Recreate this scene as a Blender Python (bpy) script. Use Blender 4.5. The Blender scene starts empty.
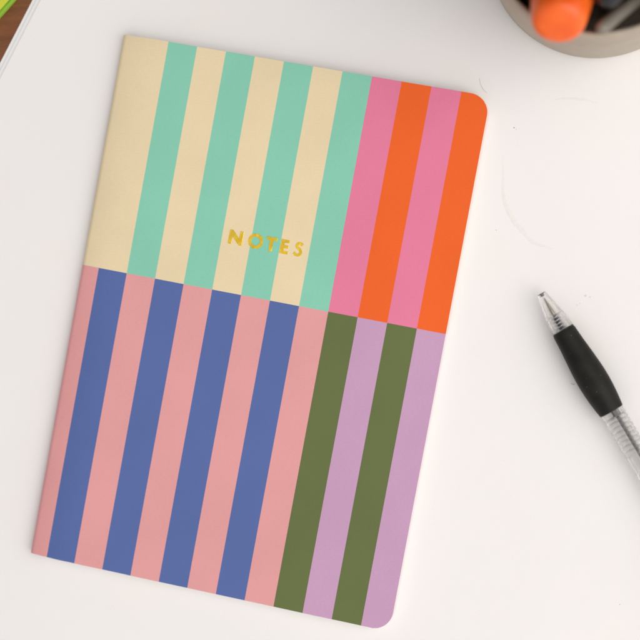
import bpy, bmesh, math, random
from mathutils import Vector, Matrix
random.seed(7)
S = 0.001                       # everything below is written in millimetres
scene = bpy.context.scene
COL = scene.collection

# ------------------------------------------------------------------ camera
cam_d = bpy.data.cameras.new("Camera")
cam = bpy.data.objects.new("Camera", cam_d)
COL.objects.link(cam)
R = Matrix(((0.989056, -0.001865, 0.147532),
            (0.0, 0.99992, 0.01264),
            (-0.147543, -0.012502, 0.988977)))
cam.matrix_world = Matrix.Translation((0, 0, 596.44 * S)) @ R.to_4x4()
cam_d.sensor_width = 36
cam_d.lens = 1700 / 640 * 36
cam_d.clip_start = 0.01
cam_d.clip_end = 20
cam_d.dof.use_dof = True
cam_d.dof.focus_distance = 0.598
cam_d.dof.aperture_fstop = 6.0
cam_d.dof.aperture_blades = 9
scene.camera = cam

# ------------------------------------------------------------------ light
w = bpy.data.worlds.new("World")
scene.world = w
w.use_nodes = True
bg = w.node_tree.nodes["Background"]
# a plain room seen as light only: brighter towards the window side (+X), dimmer behind, slightly uneven
_t = w.node_tree
_tc = _t.nodes.new("ShaderNodeTexCoord")
_sx = _t.nodes.new("ShaderNodeSeparateXYZ")
_t.links.new(_tc.outputs["Generated"], _sx.inputs[0])
_mr = _t.nodes.new("ShaderNodeMapRange")
_mr.interpolation_type = 'SMOOTHSTEP'
_mr.inputs["From Min"].default_value = -0.9
_mr.inputs["From Max"].default_value = 0.9
_mr.inputs["To Min"].default_value = 0.46
_mr.inputs["To Max"].default_value = 1.06
_t.links.new(_sx.outputs[0], _mr.inputs["Value"])
_no = _t.nodes.new("ShaderNodeTexNoise")
_no.inputs["Scale"].default_value = 2.6
_no.inputs["Detail"].default_value = 2
_t.links.new(_tc.outputs["Generated"], _no.inputs["Vector"])
_nr = _t.nodes.new("ShaderNodeMapRange")
_nr.inputs["From Min"].default_value = 0.35
_nr.inputs["From Max"].default_value = 0.65
_nr.inputs["To Min"].default_value = 0.62
_nr.inputs["To Max"].default_value = 1.38
_t.links.new(_no.outputs[0], _nr.inputs["Value"])
_mu = _t.nodes.new("ShaderNodeMath")
_mu.operation = 'MULTIPLY'
_t.links.new(_mr.outputs[0], _mu.inputs[0])
_t.links.new(_nr.outputs[0], _mu.inputs[1])
_my = _t.nodes.new("ShaderNodeMapRange")                      # background dimmed towards +Y so the foil letters' bevels reflect dark
_my.interpolation_type = 'SMOOTHSTEP'
_my.inputs["From Min"].default_value = 0.1
_my.inputs["From Max"].default_value = 0.95
_my.inputs["To Min"].default_value = 1.08
_my.inputs["To Max"].default_value = 0.42
_t.links.new(_sx.outputs[1], _my.inputs["Value"])
_m2 = _t.nodes.new("ShaderNodeMath")
_m2.operation = 'MULTIPLY'
_t.links.new(_mu.outputs[0], _m2.inputs[0])
_t.links.new(_my.outputs[0], _m2.inputs[1])
_t.links.new(_m2.outputs[0], bg.inputs[1])
bg.inputs[0].default_value = (0.975, 0.955, 0.972, 1)

def area(name, loc, target, size, power, col):
    l = bpy.data.lights.new(name, 'AREA')
    l.shape = 'SQUARE'
    l.size = size
    l.energy = power
    l.color = col
    o = bpy.data.objects.new(name, l)
    COL.objects.link(o)
    o.location = loc
    o.rotation_euler = (Vector(target) - Vector(loc)).to_track_quat('-Z', 'Y').to_euler()
    return o
area("window_light", (0.60, -0.14, 0.80), (-0.06, -0.02, 0), 1.1, 6.3, (1.0, 0.955, 0.905))

scene.view_settings.view_transform = 'Standard'
scene.view_settings.look = 'None'
scene.view_settings.exposure = 0.09
scene.view_settings.gamma = 1.0
scene.render.engine = 'CYCLES'
scene.cycles.max_bounces = 14
scene.cycles.transmission_bounces = 12
scene.cycles.transparent_max_bounces = 16
scene.cycles.use_denoising = True

# ------------------------------------------------------------------ helpers
def lin(c):
    return tuple(((v / 255) / 12.92 if v / 255 <= 0.04045 else ((v / 255 + 0.055) / 1.055) ** 2.4) for v in c)

def obj(name, bm, mat, parent=None, smooth=None, scale=S):
    bmesh.ops.recalc_face_normals(bm, faces=bm.faces)
    for v in bm.verts:
        v.co *= scale
    me = bpy.data.meshes.new(name)
    bm.to_mesh(me)
    bm.free()
    if mat:
        me.materials.append(mat)
    if smooth is not None:
        me.polygons.foreach_set("use_smooth", [True] * len(me.polygons))
        me.set_sharp_from_angle(angle=math.radians(smooth))
    o = bpy.data.objects.new(name, me)
    COL.objects.link(o)
    if parent:
        o.parent = parent
    return o

def tag(o, label, cat, group=None):
    o["label"] = label
    o["category"] = cat
    if group:
        o["group"] = group
    return o

def thing(name, loc, label, cat, group=None, mat=None):
    o = bpy.data.objects.new(name, None)
    o.empty_display_size = 0.005
    COL.objects.link(o)
    if mat is None:
        o.location = Vector(loc) * S
    else:
        o.matrix_world = Matrix.Translation(Vector(loc) * S) @ mat.to_4x4()
    return tag(o, label, cat, group)

class NT:
    """tiny node-building helper"""
    def __init__(self, name):
        self.m = bpy.data.materials.new(name)
        self.m.use_nodes = True
        self.t = self.m.node_tree
        self.b = self.t.nodes["Principled BSDF"]
        self.out = self.t.nodes["Material Output"]
    def n(self, kind, **kw):
        nd = self.t.nodes.new(kind)
        for k, v in kw.items():
            setattr(nd, k, v)
        return nd
    def l(self, a, b):
        self.t.links.new(a, b)
    def math(self, op, a, b=None):
        nd = self.n("ShaderNodeMath", operation=op)
        for i, v in enumerate((a, b)):
            if v is None:
                continue
            if isinstance(v, (int, float)):
                nd.inputs[i].default_value = v
            else:
                self.l(v, nd.inputs[i])
        return nd.outputs[0]
    def mix(self, fac, a, b, blend='MIX'):
        nd = self.n("ShaderNodeMix", data_type='RGBA', blend_type=blend)
        for s, v in ((nd.inputs[0], fac), (nd.inputs[6], a), (nd.inputs[7], b)):
            if isinstance(v, (int, float)):
                s.default_value = v
            elif isinstance(v, tuple):
                s.default_value = v if len(v) == 4 else v + (1,)
            else:
                self.l(v, s)
        return nd.outputs[2]
    def noise(self, scale, detail=3, rough=0.5, vec=None, stretch=None):
        tc = self.n("ShaderNodeTexCoord").outputs["Object"] if vec is None else vec
        if stretch:
            mp = self.n("ShaderNodeMapping")
            mp.inputs["Scale"].default_value = stretch
            self.l(tc, mp.inputs[0])
            tc = mp.outputs[0]
        nd = self.n("ShaderNodeTexNoise")
        nd.inputs["Scale"].default_value = scale
        nd.inputs["Detail"].default_value = detail
        nd.inputs["Roughness"].default_value = rough
        self.l(tc, nd.inputs["Vector"])
        return nd.outputs[0]
    def ramp(self, fac, stops):
        nd = self.n("ShaderNodeValToRGB")
        els = nd.color_ramp.elements
        while len(els) < len(stops):
            els.new(0.5)
        for e, (p, c) in zip(els, stops):
            e.position = p
            e.color = c if len(c) == 4 else tuple(c) + (1,)
        self.l(fac, nd.inputs[0])
        return nd.outputs[0]
    def bump(self, h, strength, dist):
        nd = self.n("ShaderNodeBump")
        nd.inputs["Strength"].default_value = strength
        nd.inputs["Distance"].default_value = dist * S
        self.l(h, nd.inputs["Height"])
        self.l(nd.outputs[0], self.b.inputs["Normal"])
        return nd
    def set(self, **kw):
        for k, v in kw.items():
            s = self.b.inputs[k.replace("_", " ")]
            if hasattr(v, "is_output"):
                self.l(v, s)
            else:
                s.default_value = v if not (isinstance(v, tuple) and len(v) == 3) else v + (1,)
        return self.m

def plain(name, col, rough=0.5, var=0.08, scale=300, bump=0.0, spec=0.5, metal=0.0):
    m = NT(name)
    n = m.noise(scale, 4)
    dark = tuple(c * (1 - var) for c in col)
    lite = tuple(min(1, c * (1 + var)) for c in col)
    m.set(Base_Color=m.ramp(n, [(0.3, dark), (0.7, lite)]), Roughness=rough, Metallic=metal)
    m.b.inputs["Specular IOR Level"].default_value = spec
    if bump:
        m.bump(n, 0.6, bump)
    return m.m

def lathe(bm, prof, seg=48, axis='X', cap=True):
    """prof = [(along, radius)...]; revolve round an axis"""
    rings = []
    for a, r in prof:
        if r < 1e-6:
            p = (a, 0, 0) if axis == 'X' else (0, 0, a)
            rings.append([bm.verts.new(p)])
            continue
        ring = []
        for i in range(seg):
            t = 2 * math.pi * i / seg
            c, s = r * math.cos(t), r * math.sin(t)
            ring.append(bm.verts.new((a, c, s) if axis == 'X' else (c, s, a)))
        rings.append(ring)
    for A, B in zip(rings, rings[1:]):
        for i in range(seg):
            j = (i + 1) % seg
            if len(A) == 1 and len(B) == 1:
                continue
            if len(A) == 1:
                bm.faces.new((A[0], B[i], B[j]))
            elif len(B) == 1:
                bm.faces.new((A[i], A[j], B[0]))
            else:
                bm.faces.new((A[i], A[j], B[j], B[i]))
    if cap:
        for ring in (rings[0], rings[-1]):
            if len(ring) > 1:
                bm.faces.new(ring)
    return bm

def tube(bm, pts, r, seg=8, flat=1.0):
    """a round bar along a polyline, flat<1 squashes it in Z"""
    pts = [Vector(p) for p in pts]
    rings = []
    for i, p in enumerate(pts):
        d = (pts[min(i + 1, len(pts) - 1)] - pts[max(i - 1, 0)]).normalized()
        ref = Vector((0, 0, 1)) if abs(d.z) < 0.9 else Vector((1, 0, 0))
        a = d.cross(ref).normalized()
        b = a.cross(d).normalized()
        rr = r(i / (len(pts) - 1)) if callable(r) else r
        rings.append([bm.verts.new(p + a * rr * math.cos(2 * math.pi * k / seg) + b * rr * flat * math.sin(2 * math.pi * k / seg)) for k in range(seg)])
    for A, B in zip(rings, rings[1:]):
        for k in range(seg):
            j = (k + 1) % seg
            bm.faces.new((A[k], A[j], B[j], B[k]))
    bm.faces.new(rings[0])
    bm.faces.new(rings[-1])
    return bm

def smoothstep(x):
    x = max(0, min(1, x))
    return x * x * (3 - 2 * x)

def catmull(pts, n):
    out = []
    P = [Vector(p) for p in pts]
    P = [P[0] * 2 - P[1]] + P + [P[-1] * 2 - P[-2]]
    for i in range(1, len(P) - 2):
        for k in range(n):
            t = k / n
            a, b, c, d = P[i - 1], P[i], P[i + 1], P[i + 2]
            out.append(0.5 * ((2 * b) + (c - a) * t + (2 * a - 5 * b + 4 * c - d) * t * t + (3 * b - a - 3 * c + d) * t ** 3))
    out.append(P[-2])
    return out

# ------------------------------------------------------------------ table
Z_TABLE = -0.75
m = NT("walnut_wood")
g = m.noise(30, 6, 0.6, stretch=(1, 9, 1))
f = m.noise(400, 3, 0.6, stretch=(1, 14, 1))
col = m.ramp(g, [(0.25, lin((96, 53, 26))), (0.55, lin((126, 74, 37))), (0.8, lin((142, 86, 45)))])
col = m.mix(0.35, col, m.ramp(f, [(0.35, (0.45, 0.4, 0.36)), (0.6, (1, 1, 1))]), 'MULTIPLY')
m.set(Base_Color=col, Roughness=0.42)
m.bump(f, 0.3, 0.05)
bm = bmesh.new()
bmesh.ops.create_cube(bm, size=1)
for v in bm.verts:
    v.co = Vector((v.co.x * 1500 + 60, v.co.y * 1000, Z_TABLE - 12.5 + v.co.z * 25))
bmesh.ops.bevel(bm, geom=bm.edges[:], offset=2, segments=2, affect='EDGES')
t = obj("table_top", bm, m.m)
t["kind"] = "structure"

# ------------------------------------------------------------------ paper sheets
def paper_mat(name, col, seed):
    m = NT(name)
    big = m.noise(14 + seed, 4, 0.55)
    fine = m.noise(1500, 3, 0.6)
    c = m.ramp(big, [(0.35, tuple(v * k for v, k in zip(col, (0.985, 0.98, 0.985)))), (0.65, tuple(v * k for v, k in zip(col, (1.0, 0.997, 0.985))))])
    # a few faint yellowed patches and grey dust specks
    st = m.noise(33, 2, 0.4)
    c = m.mix(m.ramp(st, [(0.60, (0, 0, 0)), (0.72, (0.5, 0.5, 0.5))]), c, tuple(v * k for v, k in zip(col, (0.995, 0.975, 0.93))))
    sp = m.n("ShaderNodeTexVoronoi")
    sp.inputs["Scale"].default_value = 95
    m.l(m.n("ShaderNodeTexCoord").outputs["Object"], sp.inputs["Vector"])
    c = m.mix(m.ramp(sp.outputs["Distance"], [(0.008, (0.4, 0.4, 0.4)), (0.02, (0, 0, 0))]), c, (0.62, 0.57, 0.54))
    m.set(Base_Color=c, Roughness=0.62)
    m.b.inputs["Specular IOR Level"].default_value = 0.3
    h = m.math('ADD', m.math('MULTIPLY', m.noise(70, 4, 0.6), 1.0), m.math('MULTIPLY', fine, 0.22))
    m.bump(h, 0.35, 0.35)
    return m.m

E = Vector((0.4795, 0.8775, 0)).normalized()       # along the visible left edge
Nn = Vector((E.y, -E.x, 0))                          # inwards
EDGE = Vector((-194.7, 108.37, 0))
def sheet(name, inset, rot, z_top, thick, lift, mat):
    bm = bmesh.new()
    rm = Matrix.Rotation(rot, 3, 'Z')
    e, n = rm @ E, rm @ Nn
    us = [0, 0.4, 1, 2, 3, 4.5, 6, 8, 10, 13, 16, 20, 26, 34, 50, 80, 120, 180, 240, 300, 360, 420]
    vs = [-380 + 20 * i for i in range(30)]
    def P(u, v, dz):
        k = 1 - smoothstep(u / 22)
        h = lift * k * (0.75 + 0.25 * math.sin(v * 0.021 + 1))
        q = EDGE + Nn * inset + e * v + n * u
        return Vector((q.x, q.y, z_top + h + dz))
    top = [[bm.verts.new(P(u, v, 0)) for v in vs] for u in us]
    bot = [[bm.verts.new(P(u, v, -thick)) for v in vs] for u in us]
    for G in (top, bot):
        for i in range(len(us) - 1):
            for j in range(len(vs) - 1):
                bm.faces.new((G[i][j], G[i + 1][j], G[i + 1][j + 1], G[i][j + 1]))
    for i in range(len(us) - 1):
        for j in (0, -1):
            bm.faces.new((top[i][j], top[i + 1][j], bot[i + 1][j], bot[i][j]))
    for j in range(len(vs) - 1):
        for i in (0, -1):
            bm.faces.new((top[i][j], top[i][j + 1], bot[i][j + 1], bot[i][j]))
    return obj(name, bm, mat, smooth=30)

WHITE = (0.835, 0.815, 0.795)
top_sheet = sheet("paper_sheet", 2.9, 0.0, 0.0, 0.24, 0.12, paper_mat("white_paper", WHITE, 0))
tag(top_sheet, "large white paper sheet on top of the stack, lying directly under the striped notebook", "paper")
s2 = sheet("paper_sheet", 1.35, 0.004, -0.25, 0.24, 0.08, paper_mat("white_paper_cool", (0.80, 0.79, 0.80), 3))
tag(s2, "middle white sheet of the paper stack, showing as a thin strip at its left edge", "paper")
s3 = sheet("paper_sheet", 0.0, 0.0, -0.50, 0.24, 0.0, paper_mat("white_paper_under", (0.83, 0.82, 0.82), 5))
tag(s3, "bottom white paper sheet of the stack, its edge bordering the bare brown wood", "paper")

# the raised crease, specks and smudge that mark the top sheet
bm = bmesh.new()
pts = catmull([(-24.5, 50, 0), (-24.3, 42, 0), (-24.2, 37, 0), (-23.0, 31.9, 0), (-20.3, 27, 0), (-16.8, 22.8, 0), (-14, 19.6, 0), (-10.2, 18.2, 0), (-7.1, 17.2, 0)], 10)
pts = [p + Vector((random.uniform(-.09, .09), random.uniform(-.09, .09), -0.015)) for p in pts]
tube(bm, pts, lambda t: 0.25 + 0.85 * random.uniform(.75, 1.1) * math.sin(math.pi * min(1, 0.05 + t * 0.9)) ** 2, 12, 0.07)
stain_m = plain("faint_stain", (0.80, 0.77, 0.73), 0.7, 0.03, 900)
obj("crease", bm, stain_m, top_sheet, smooth=60)
for pts in ([(-8.6, 68.6, 0), (-4.5, 69.3, 0), (1, 69.0, 0), (6, 68.2, 0), (10, 66.5, 0)], [(-46, -4, 0), (-45.2, -7, 0), (-44.4, -10, 0)]):
    bm = bmesh.new()
    tube(bm, [p + Vector((random.uniform(-.1, .1), random.uniform(-.1, .1), -0.012)) for p in catmull(pts, 8)], lambda t: 0.05 + 0.5 * math.sin(math.pi * t), 12, 0.06)
    obj("scuff", bm, stain_m, top_sheet, smooth=60)

def blot(bm, x, y, r, z=0.012, n=11):
    vs = [bm.verts.new((x + r * random.uniform(.6, 1.1) * math.cos(6.283 * i / n), y + r * random.uniform(.5, 1.0) * math.sin(6.283 * i / n), z)) for i in range(n)]
    lo = [bm.verts.new((v.co.x, v.co.y, -0.03)) for v in vs]
    bm.faces.new(vs)
    for i in range(n):
        bm.faces.new((vs[i], vs[(i + 1) % n], lo[(i + 1) % n], lo[i]))
speck_m = plain("speck_ink", (0.22, 0.19, 0.17), 0.8, 0.2)
smudge_m = plain("pink_smudge", (0.70, 0.63, 0.62), 0.8, 0.1)
for x, y, r, mm in ((-20.6, 59.5, 0.26, speck_m), (-19.9, 58.9, 0.14, speck_m), (-26.85, 23.9, 0.17, speck_m), (4.1, 0.9, 0.55, smudge_m), (5.6, 0.5, 0.4, smudge_m),
                 (1.2, -2.3, 0.3, smudge_m), (2.2, -1.7, 0.25, smudge_m), (-24.0, -56.5, 0.16, smudge_m), (16.0, -106, 0.18, speck_m), (-165, -111, 0.2, smudge_m)):
    bm = bmesh.new()
    blot(bm, x, y, r)
    obj("speck", bm, mm, top_sheet)
fib = plain("fibre_dark", (0.55, 0.52, 0.50), 0.7, 0.1)
for pts, lab, r in (([(-32.6, 77.0, .1), (-32.3, 75, .12), (-31.3, 73, .12), (-30.0, 71.7, .1)], "thin grey hair curled on the paper beside the notebook's rounded orange corner", 0.04),
                 ([(-0.9, -29.6, .1), (-0.1, -29.9, .14), (0.5, -29.8, .1)], "tiny dark fibre on the paper beside the pen's black grip", 0.08)):
    bm = bmesh.new()
    tube(bm, catmull(pts, 6), r, 6)
    tag(obj("lint_fibre", bm, fib, smooth=60), lab, "lint")

# ------------------------------------------------------------------ notebook
NX, NY, NTH = -159.35, 94.48, -0.1856
NW, NL, SW, SPLIT = 133.1, 190.0, 10.591, 83.73
THK = 5.0
nb = thing("notebook", (NX, NY, 0), "softcover notebook with multicoloured vertical stripes and gold lettering on its cover", "notebook", mat=Matrix.Rotation(NTH, 3, 'Z'))

m = NT("striped_cover")
tc = m.n("ShaderNodeTexCoord")
sx = m.n("ShaderNodeSeparateXYZ")
m.l(tc.outputs["Object"], sx.inputs[0])
X, Y = sx.outputs[0], sx.outputs[1]
idx = m.math('FLOOR', m.math('ADD', m.math('DIVIDE', X, SW * S), 0.4))       # 0 = first strip at the spine
odd = m.math('MODULO', m.math('ADD', idx, 20.0), 2.0)
isodd = m.math('GREATER_THAN', odd, 0.5)
right = m.math('GREATER_THAN', idx, 8.5)
upper = m.math('GREATER_THAN', Y, -SPLIT * S)
K = 0.93
C = lambda r, g, b: tuple(v * K for v in lin((r, g, b)))
A = lambda c, k: tuple(a * b for a, b in zip(c, k))
cream, mint = A(C(238, 214, 174), (1.0, 1.05, 1.05)), A(C(128, 198, 168), (1.18, 1.13, 1.19))
pink, orange = A(C(229, 118, 156), (1.05, 1.18, 1.06)), A(C(243, 98, 34), (1.02, 1.05, .50))
rose, blue = A(C(228, 158, 155), (1.03, 1.06, 1.08)), A(C(82, 101, 158), (1.11, 1.15, 1.14))
olive, lilac = A(C(101, 114, 64), (1.01, .97, .93)), A(C(203, 157, 195), (1.0, 1.03, .97))
first = m.math('LESS_THAN', idx, 1.5)                                        # wide cream strip by the spine
lu = m.mix(m.math('MULTIPLY', m.math('SUBTRACT', 1.0, isodd), m.math('SUBTRACT', 1.0, first)), cream, mint)
ru = m.mix(isodd, orange, pink)
ll = m.mix(isodd, rose, blue)
rl = m.mix(isodd, lilac, olive)
colr = m.mix(upper, m.mix(right, ll, rl), m.mix(right, lu, ru))
grain = m.noise(2600, 2, 0.6, stretch=(0.35, 1, 1))
mott = m.noise(45, 4, 0.5)
colr = m.mix(0.10, colr, m.ramp(grain, [(0.35, (0.55, 0.55, 0.55)), (0.65, (1, 1, 1))]), 'MULTIPLY')
colr = m.mix(0.16, colr, m.ramp(mott, [(0.35, (0.7, 0.7, 0.7)), (0.65, (1, 1, 1))]), 'MULTIPLY')
m.set(Base_Color=colr, Roughness=m.ramp(m.noise(28, 5, 0.6), [(0.3, (0.42, 0.42, 0.42)), (0.7, (0.62, 0.62, 0.62))]))
m.b.inputs["Specular IOR Level"].default_value = 0.35
m.bump(m.math('ADD', m.math('MULTIPLY', mott, 0.6), m.math('MULTIPLY', m.noise(950, 3, 0.6), 0.16)), 0.45, 0.25)
cover_m = m.m

RC = 6.8                                                                    # rounded fore-edge corners
def yext(x):
    if x <= NW - RC:
        return 0.0
    dx = min(x - (NW - RC), RC)
    return RC - math.sqrt(max(0, RC * RC - dx * dx))

def zc(x):                                                                  # height of the front cover's outside
    u = min(max(x + 0.35, 0), 20)
    q = min(u / 1.5, 1)
    return 2.2 + 1.1 * math.sqrt(1 - (1 - q) ** 2) + 1.7 * (1 - (1 - u / 20) ** 3)

TC = 0.36
corner = [NW - RC + RC * math.sin(math.pi / 2 * i / 14) for i in range(15)]
ZS, AS = 2.2, 4.6                                                           # the spine bulges out at this height
front_x = [5.2, 5.8, 6.5, 8, 10, 12.5, 15, 20, 30, 45, 60, 75, 90, 105, 118] + corner
back = sorted(set(corner + [118, 90, 60, 30, 10, 4]), reverse=True)
prof = [(x, 0.02) for x in back]
for i in range(1, 10):
    a = math.pi / 2 * i / 10
    prof.append((2.1 - 2.45 * math.sin(a), ZS - (ZS - 0.02) * math.cos(a)))
prof += [(-0.35 + d, zc(-0.35 + d)) for d in (0, .02, .06, .12, .2, .3, .45, .65, .9, 1.2, 1.5, 2.0, 2.7, 3.5, 4.4)]
prof += [(x, zc(x)) for x in front_x]
bm = bmesh.new()
ys = [i / 16 for i in range(17)]
outer, inner = [], []
for i, (x, z) in enumerate(prof):
    x0, z0 = prof[max(i - 1, 0)]
    x1, z1 = prof[min(i + 1, len(prof) - 1)]
    d = Vector((x1 - x0, 0, z1 - z0)).normalized()
    nrm = Vector((-d.z, 0, d.x))                                            # points away from the pages?
    ctr = Vector((30, 0, 2.4)) - Vector((x, 0, z))
    inw = Vector((d.z, 0, -d.x))
    if (inw.z < 0) != (z > 2.4) and abs(inw.z) > 0.2:
        inw = -inw
    if abs(inw.z) <= 0.2 and inw.x < 0:
        inw = -inw
    ye = yext(x)
    ro, ri = [], []
    for q in ys:
        y = -ye - q * (NL - 2 * ye) + (random.uniform(-.05, .05) if q in (0, 1) else 0)
        ro.append(bm.verts.new((x, y, z)))
        ri.append(bm.verts.new((x + inw.x * TC, y, z + inw.z * TC)))
    outer.append(ro)
    inner.append(ri)
for G in (outer, inner):
    for A, B in zip(G, G[1:]):
        for j in range(len(ys) - 1):
            bm.faces.new((A[j], A[j + 1], B[j + 1], B[j]))
for i in range(len(prof) - 1):
    for j in (0, -1):
        bm.faces.new((outer[i][j], outer[i + 1][j], inner[i + 1][j], inner[i][j]))
for i in (0, -1):
    for j in range(len(ys) - 1):
        bm.faces.new((outer[i][j], outer[i][j + 1], inner[i][j + 1], inner[i][j]))
inner_set = set()
for A, B in zip(inner, inner[1:]):
    inner_set.update(A)
    inner_set.update(B)
for fc in bm.faces:
    if all(v in inner_set for v in fc.verts):
        fc.material_index = 1
cover = obj("cover", bm, cover_m, nb, smooth=35)
cover.data.materials.append(plain("cream_card_inside", (0.74, 0.72, 0.68), 0.8, 0.03, 200))

# pages
m = NT("page_edges")
ln = m.noise(900, 2, 0.5, stretch=(0.02, 0.02, 6))
m.set(Base_Color=m.ramp(ln, [(0.3, (0.62, 0.60, 0.55)), (0.6, (0.82, 0.80, 0.75))]), Roughness=0.8)
bm = bmesh.new()
loop = []
ins = 0.55
xs_p = [3.2, 4.2, 5.2, 6.5, 10, 20, 60, 118] + corner
lo, hi = [], []
for x in xs_p:
    xx = x - ins if x > 100 else x
    ye = yext(x) + ins
    zt_ = zc(x) - TC - 0.03 - (0.9 if x < 4 else 0)
    zb_ = 0.42 + (0.9 if x < 4 else 0)
    lo.append([bm.verts.new((xx, -ye, zb_)), bm.verts.new((xx, -NL + ye, zb_))])
    hi.append([bm.verts.new((xx, -ye, zt_)), bm.verts.new((xx, -NL + ye, zt_))])
for i in range(len(xs_p) - 1):
    bm.faces.new((hi[i][0], hi[i + 1][0], hi[i + 1][1], hi[i][1]))
    bm.faces.new((lo[i][0], lo[i + 1][0], lo[i + 1][1], lo[i][1]))
    for s in (0, 1):
        bm.faces.new((lo[i][s], lo[i + 1][s], hi[i + 1][s], hi[i][s]))
for i in (0, -1):
    bm.faces.new((lo[i][0], lo[i][1], hi[i][1], hi[i][0]))
obj("page_block", bm, m.m, nb)

# gold foil letters
m = NT("gold_foil")
n1 = m.noise(900, 4, 0.6)
m.set(Base_Color=m.ramp(n1, [(0.3, lin((255, 206, 52))), (0.7, lin((255, 222, 84)))]), Metallic=0.9, Roughness=0.24)
m.bump(m.noise(330, 2, 0.4), 1.0, 0.40)
gold = m.m
ZL = THK - 0.03
BASE, CAP = -66.65, -61.55
def letter(polys=None, strips=None):
    bm = bmesh.new()
    H = 0.13
    def solid(top):
        lo = [bm.verts.new((v.co.x, v.co.y, ZL)) for v in top]
        return lo
    for P in polys or []:
        ed = 0.10
        top = [bm.verts.new((x, y, ZL + H)) for x, y in P]
        bot = [bm.verts.new((x, y, ZL)) for x, y in P]
        fc = bm.faces.new(top)
        for i in range(len(P)):
            j = (i + 1) % len(P)
            bm.faces.new((top[i], top[j], bot[j], bot[i]))
        bmesh.ops.bevel(bm, geom=list(fc.edges), offset=0.09, segments=1, affect='EDGES')
    for pts, hw, closed in strips or []:
        n = len(pts)
        rows = []
        for i in range(n):
            a = Vector(pts[(i - 1) % n] if closed else pts[max(i - 1, 0)])
            b = Vector(pts[(i + 1) % n] if closed else pts[min(i + 1, n - 1)])
            d = (b - a).normalized()
            q = Vector((-d.y, d.x))
            p = Vector(pts[i])
            h = hw
            rows.append([bm.verts.new((*(p + q * o), z)) for o, z in ((h, ZL), (h - .09, ZL + H), (-h + .09, ZL + H), (-h, ZL))])
        rng = range(n if closed else n - 1)
        for i in rng:
            A, B = rows[i], rows[(i + 1) % n]
            for k in range(3):
                bm.faces.new((A[k], A[k + 1], B[k + 1], B[k]))
        if not closed:
            bm.faces.new(rows[0])
            bm.faces.new(rows[-1])
    return obj("foil_letter", bm, gold, cover)
b, c = BASE, CAP
st = 1.25
letter([[(51.2, b), (51.2, c), (52.35, c), (55.05, b + 2.15), (55.05, c), (56.3, c), (56.3, b), (55.2, b), (52.45, c - 2.2), (52.45, b)]])
letter(strips=[([(60.98 + 2.12 * math.cos(6.28319 * i / 40), -64.05 + 2.12 * math.sin(6.28319 * i / 40)) for i in range(40)], 0.62, True)])
letter([[(66.05, b), (66.05, c - 1.12), (64.75, c - 1.12), (64.75, c), (68.6, c), (68.6, c - 1.12), (67.3, c - 1.12), (67.3, b)]])
letter([[(70.05, b), (70.05, c), (73.1, c), (73.1, c - 1.05), (71.3, c - 1.05), (71.3, c - 1.98), (72.95, c - 1.98), (72.95, c - 3.03), (71.3, c - 3.03), (71.3, b + 1.05), (73.2, b + 1.05), (73.2, b)]])
sp = catmull([(77.85, -62.55, 0), (77.2, -62.12, 0), (76.4, -62.1, 0), (75.85, -62.65, 0), (76.05, -63.4, 0), (76.75, -63.9, 0), (77.4, -64.5, 0), (77.55, -65.4, 0), (76.9, -66.1, 0), (76.0, -66.15, 0), (75.15, -65.55, 0)], 5)
letter(strips=[([(p.x, p.y) for p in sp], 0.56, False)])

# ------------------------------------------------------------------ clear ballpoint pen
AX = math.atan2(-40.13, 23.87)
pen = thing("ballpoint_pen", (-10.95, 1.55, 5.42), "clear plastic ballpoint pen with a black rubber grip lying on white paper", "pen", mat=Matrix.Rotation(AX, 3, 'Z'))

def clear(name, tint, rough=0.03):
    m = NT(name)
    m.b.inputs["Transmission Weight"].default_value = 1.0
    m.b.inputs["IOR"].default_value = 1.45
    n = m.noise(260, 3, 0.5)
    m.set(Base_Color=tint, Roughness=rough)
    m.bump(n, 0.12, 0.08)
    tr = m.n("ShaderNodeBsdfTransparent")
    tr.inputs[0].default_value = (0.98, 0.98, 0.975, 1)
    mx = m.n("ShaderNodeMixShader")
    mx.inputs[0].default_value = 0.68
    m.l(tr.outputs[0], mx.inputs[1])
    m.l(m.b.outputs[0], mx.inputs[2])
    m.l(mx.outputs[0], m.out.inputs["Surface"])
    return m.m
clear_m = clear("clear_plastic", (0.99, 0.985, 0.975))
smoky = clear("smoky_plastic", (0.86, 0.86, 0.87), 0.12)

m = NT("black_rubber")
dust = m.n("ShaderNodeTexVoronoi")
dust.inputs["Scale"].default_value = 420
mp = m.n("ShaderNodeMapping")
mp.inputs["Scale"].default_value = (1.7, 0.55, 0.55)
m.l(m.n("ShaderNodeTexCoord").outputs["Object"], mp.inputs[0])
m.l(mp.outputs[0], dust.inputs["Vector"])
base = m.ramp(m.noise(220, 4), [(0.3, (0.006, 0.0055, 0.004)), (0.7, (0.013, 0.012, 0.009))])
cc = m.mix(m.ramp(dust.outputs["Distance"], [(0.03, (0.45, 0.45, 0.45)), (0.085, (0, 0, 0))]), base, (0.22, 0.21, 0.18))
m.set(Base_Color=cc, Roughness=0.5)
m.b.inputs['Specular IOR Level'].default_value = 0.2
m.bump(m.noise(1500, 2), 0.6, 0.10)
rubber = m.m
metal = plain("ink_point_metal", (0.36, 0.33, 0.27), 0.2, 0.1, metal=1.0)
steel = plain("spring_steel", (0.62, 0.62, 0.62), 0.3, 0.05, metal=1.0)
ink = plain("ink_black", (0.012, 0.012, 0.013), 0.3, 0.2)
refm = plain("refill_plastic", (0.035, 0.035, 0.032), 0.5, 0.2, 500)
blackp = plain("black_gloss_plastic", (0.012, 0.012, 0.013), 0.22, 0.2)

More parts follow.
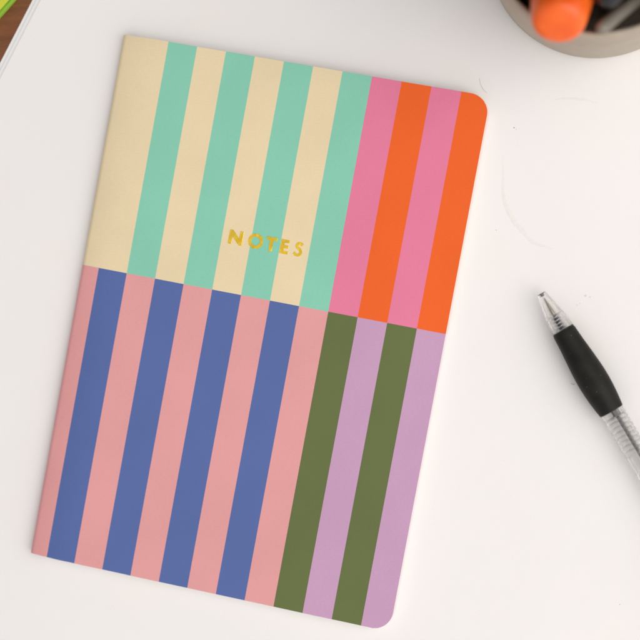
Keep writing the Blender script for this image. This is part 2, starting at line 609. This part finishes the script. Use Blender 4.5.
# cone tip (hollow)
bm = bmesh.new()
lathe(bm, [(0.0, 0.75), (0.0, 1.5), (0.1, 1.62), (0.4, 1.70), (5.2, 2.62), (8.4, 3.15), (8.4, 3.28), (14.6, 4.02), (14.6, 3.0), (8.9, 2.55), (8.3, 1.75), (5, 1.35), (1.6, 0.85), (0, 0.75)], 56, cap=False)
obj("clear_tip", bm, clear_m, pen, smooth=35)
bm = bmesh.new()
lathe(bm, [(-0.25, 0.8), (-0.25, 1.3), (-0.1, 1.5), (0.0, 1.55), (-0.01, 0.8)], 48, cap=False)
lathe(bm, [(-0.02, 0.3), (-0.02, 0.72), (1.0, 0.72), (1.0, 0.3), (-0.02, 0.3)], 32, cap=False)
obj("tip_refraction_ring", bm, plain("tip_refraction_grey", (0.13, 0.13, 0.125), 0.3, 0.2, 900), pen, smooth=40)  # grey ring added to imitate the dark refraction at the tip's end hole
bm = bmesh.new()
lathe(bm, [(1.7, 0.0), (1.8, 0.22), (3.2, 0.36), (4.6, 0.52), (6.5, 0.72), (8.2, 0.82), (8.8, 0.82), (8.8, 0.0)], 32)
obj("ink_point", bm, metal, pen, smooth=40)
bm = bmesh.new()
lathe(bm, [(8.8, 0), (8.8, 0.95), (16, 0.98), (16, 1.25), (46, 1.25), (46, 0)], 32)
obj("refill_neck", bm, ink, pen, smooth=40)
bm = bmesh.new()
pts = []
for i in range(20 * 16 + 1):
    a = 2 * math.pi * i / 16
    pts.append((9.0 + i / 16 * 1.2, 1.6 * math.cos(a), 1.6 * math.sin(a)))
tube(bm, pts, 0.17, 6)
obj("spring", bm, steel, pen, smooth=60)
# grip
gp = []
pr = catmull([(14.3, 4.08, 0), (20, 4.42, 0), (26, 4.95, 0), (31.5, 5.34, 0), (35.5, 5.40, 0), (40, 5.18, 0), (44, 4.75, 0), (46.7, 4.38, 0)], 5)
gp = [(14.3, 3.1), (14.3, 3.85)] + [(p.x, p.y) for p in pr][1:-1] + [(46.5, 4.42), (46.7, 4.25), (46.7, 2.9), (30, 2.9), (14.3, 2.9)]
bm = bmesh.new()
lathe(bm, gp + [(14.3, 3.1)], 64, cap=False)
obj("rubber_grip", bm, rubber, pen, smooth=40)
# barrel, ribbed just behind the grip
bp = [(46.75, 3.3), (46.75, 4.22), (49.0, 4.22), (49.15, 4.02)]
x = 49.3
while x < 62:
    bp += [(x, 3.86), (x + 0.25, 4.12), (x + 1.35, 4.12), (x + 1.6, 3.86)]
    x += 1.8
bp += [(63, 4.1), (80, 4.1), (112, 4.1), (112, 3.3), (70, 3.3), (46.75, 3.3)]
bm = bmesh.new()
lathe(bm, bp, 56, cap=False)
obj("clear_barrel", bm, clear_m, pen, smooth=35)
bm = bmesh.new()
lathe(bm, [(46.2, 0.0), (46.2, 1.4), (49, 1.4), (49.1, 0.8), (118, 0.8), (118, 0)], 32)
for v in bm.verts:
    v.co.y += 1.0
obj("refill_tube", bm, refm, pen, smooth=40)
bm = bmesh.new()
lathe(bm, [(112.05, 0), (112.05, 4.3), (113, 4.45), (134, 4.2), (136, 3.6), (136, 0)], 40)
obj("rear_cap", bm, blackp, pen, smooth=40)
bm = bmesh.new()
lathe(bm, [(136.05, 0), (136.05, 2.6), (143.4, 2.5), (144.4, 1.9), (144.6, 0)], 32)
obj("push_button", bm, blackp, pen, smooth=40)
bm = bmesh.new()
tube(bm, catmull([(133, 0, 4.1), (134, 0, 6.2), (131, 0, 6.9), (115, 0, 6.3), (99, 0, 5.0), (97, 0, 5.3)], 5), 1.3, 10, 0.5)
obj("clip", bm, blackp, pen, smooth=50)

# ------------------------------------------------------------------ pen pot
PX, PY, PH = 8.0, 120.2, 56.0
pot_m = NT("stoneware")
n1 = pot_m.noise(60, 5, 0.6)
n2 = pot_m.noise(700, 3, 0.6)
cA = pot_m.ramp(n1, [(0.3, lin((166, 154, 137))), (0.7, lin((180, 168, 150)))])
cA = pot_m.mix(0.15, cA, pot_m.ramp(n2, [(0.35, (0.6, 0.6, 0.6)), (0.6, (1, 1, 1))]), 'MULTIPLY')
pot_m.set(Base_Color=cA, Roughness=0.6)
pot_m.bump(n2, 0.3, 0.1)
pot = thing("pen_pot", (PX, PY, 0), "round grey beige stoneware pot holding pens at the paper's top", "pot")
bm = bmesh.new()
lathe(bm, [(0.05, 0), (0.05, 36.4), (0.25, 36.9), (0.7, 37.2), (2.0, 37.4), (20, 37.8), (40, 38.3), (54.2, 38.6), (55.4, 38.4), (56.0, 37.8), (56.0, 37.2), (55.4, 36.6), (53.5, 36.2), (8, 34.4), (5, 33), (4, 30), (4, 0)], 120, axis='Z')
obj("pot_body", bm, pot_m.m, pot, smooth=40)

def rod(name, base, end, mats_parts, label, cat, group=None):
    """stands a lathe-built pen from base to end; parts are (name, profile, material)"""
    base, end = Vector(base), Vector(end)
    q = (end - base).normalized().to_track_quat('X', 'Z').to_matrix()
    t = thing(name, base, label, cat, group, mat=q)
    for pn, pf, mt in mats_parts:
        bm = bmesh.new()
        lathe(bm, pf, 40)
        obj(pn, bm, mt, t, smooth=40)
    return t

# orange highlighter leaning over the front rim
orange_m = NT("orange_plastic")
orange_m.set(Base_Color=orange_m.ramp(orange_m.noise(150, 3), [(0.3, lin((236, 92, 18))), (0.7, lin((246, 108, 28)))]), Roughness=0.35)
orange_m.b.inputs["Subsurface Weight"].default_value = 0.15
orange_m.b.inputs["Subsurface Radius"].default_value = (0.004, 0.0015, 0.0005)
hb, he = Vector((2.6, 149.0, 14.0)), Vector((-5.0, 83.4, 70.0))
L = (he - hb).length
rod("highlighter", hb, he, [
    ("barrel", [(0, 0), (0, 7.2), (0.8, 8), (3, 8.3), (L - 52, 9.9), (L - 40.2, 9.9), (L - 40.2, 0)], orange_m.m),
    ("cap", [(L - 40, 0), (L - 40, 10.1), (L - 39, 10.5), (L - 18, 10.2), (L - 13.2, 9.75), (L - 13, 9.4), (L - 12.2, 9.35), (L - 12, 9.6), (L - 6, 8.9), (L - 3, 8.4), (L - 1.4, 7.8), (L - 0.4, 6.7), (L, 5.0), (L, 0)], orange_m.m)],
    "bright orange highlighter leaning over the pot's front rim", "highlighter")

# slim grey pen beside it
grey_m = plain("grey_plastic", lin((118, 111, 100)), 0.4, 0.05, 200)
a, e = Vector((39.0, 113.5, 23.0)), Vector((7.4, 82.9, 61.7))
L2 = (e - a).length
rod("slim_pen", a, e, [
    ("barrel", [(0, 0), (0, 0.7), (8, 1.9), (L2 - 30, 2.1), (L2 - 30, 0)], grey_m),
    ("cap", [(L2 - 29.9, 0), (L2 - 29.9, 2.25), (L2 - 3, 2.25), (L2 - 1.2, 1.9), (L2 - 0.3, 1.1), (L2, 0)], grey_m)],
    "slim grey pen with a rounded end resting on the pot's front rim", "pen")

# two black markers leaning towards the front, their rounded caps up
glint_clip = plain("glint_steel", (0.45, 0.45, 0.45), 0.35, 0.1, metal=1.0)
for (a, e, lab) in ((Vector((20, 140, 12)), Vector((10.2, 91.5, 68)), "black marker with a rounded cap leaning right beside the orange highlighter"),
                    (Vector((33, 136, 12)), Vector((23, 95.5, 70)), "black marker with a rounded cap leaning at the right side of the pot")):
    L3 = (e - a).length
    rod("black_marker", a, e, [
        ("barrel", [(0, 0), (0, 4.2), (1, 4.8), (L3 - 34, 5.0), (L3 - 34, 0)], blackp),
        ("cap", [(L3 - 33.9, 0), (L3 - 33.9, 5.4), (L3 - 6, 5.2), (L3 - 2, 4.4), (L3 - 0.6, 3.2), (L3, 1.6), (L3, 0)], blackp)], lab, "marker")
    bm = bmesh.new()
    tube(bm, [(L3 - 5, 0, 5.4), (L3 - 4.4, 0, 6.4), (L3 - 8, 0, 6.7), (L3 - 24, 0, 6.2), (L3 - 27, 0, 5.6)], 1.3, 10, 0.4)  # clips added to give bright blurred highlights on the black caps
    obj("clip", bm, glint_clip, bpy.data.objects[[o.name for o in bpy.data.objects if o.name.startswith("black_marker")][-1]], smooth=50)

# black pens filling the pot
def blackpen(r, Lg):
    return [("barrel", [(0, 0), (0, r * .45), (4, r * .8), (10, r), (Lg * .55, r), (Lg * .55, 0)], blackp),
            ("cap", [(Lg * .55 + .1, 0), (Lg * .55 + .1, r * 1.12), (Lg - 2, r * 1.05), (Lg - .6, r * .8), (Lg, r * .4), (Lg, 0)], blackp)]
spots = [(-19, 102, -30, 112), (-11, 98, -19, 110), (14, 97, 13, 112), (38, 128, 44, 140), (19, 106, 21, 128), (8, 103.5, 3, 130), (26, 146, 30, 150),
         (-20, 113, -30, 130), (-12, 108.5, -17, 140), (20, 118, 26, 145), (-19, 124, -28, 144)]
for i, (x, y, tx, ty) in enumerate(spots):
    rod("black_pen", (x, y, 5.5), (tx, ty, 128 + 5 * (i % 3)), blackpen(4.1 if i % 2 else 4.6, 128), "plain black pen standing among others in the stoneware pot", "pen", "black pens standing in the pot")

# ------------------------------------------------------------------ green notepad on the bare wood
gd = Vector((6.57, 7.0, 0)).normalized()
gn = Vector((-gd.y, gd.x, 0))
corner_p = Vector((-203.6, 105.5, 0)) - gd * 48
rotm = Matrix((gd, gn, Vector((0, 0, 1)))).transposed()
pad = thing("notepad", (corner_p.x, corner_p.y, Z_TABLE), "lime green notepad on the brown wood in the top left corner", "notepad", mat=rotm)
def slab(x0, x1, y0, y1, z0, z1, bev):
    bm = bmesh.new()
    bmesh.ops.create_cube(bm, size=1)
    for v in bm.verts:
        v.co = Vector(((x0 + x1) / 2 + v.co.x * (x1 - x0), (y0 + y1) / 2 + v.co.y * (y1 - y0), (z0 + z1) / 2 + v.co.z * (z1 - z0)))
    bmesh.ops.bevel(bm, geom=bm.edges[:], offset=bev, segments=2, affect='EDGES')
    return bm
lime = plain("lime_card", lin((200, 206, 58)), 0.5, 0.06, 120)
green = plain("green_card", lin((146, 190, 62)), 0.5, 0.06, 120)
dgreen = plain("green_pages", lin((112, 160, 44)), 0.7, 0.15, 500)
obj("back_cover", slab(0, 100, 0, 140, 0.02, 2.4, 0.3), green, pad, smooth=30)
obj("page_block", slab(0.6, 99.4, 0.75, 139.4, 2.42, 4.2, 0.1), dgreen, pad, smooth=30)
obj("front_cover", slab(0, 100, 0.55, 140, 4.22, 5.4, 0.25), lime, pad, smooth=30)
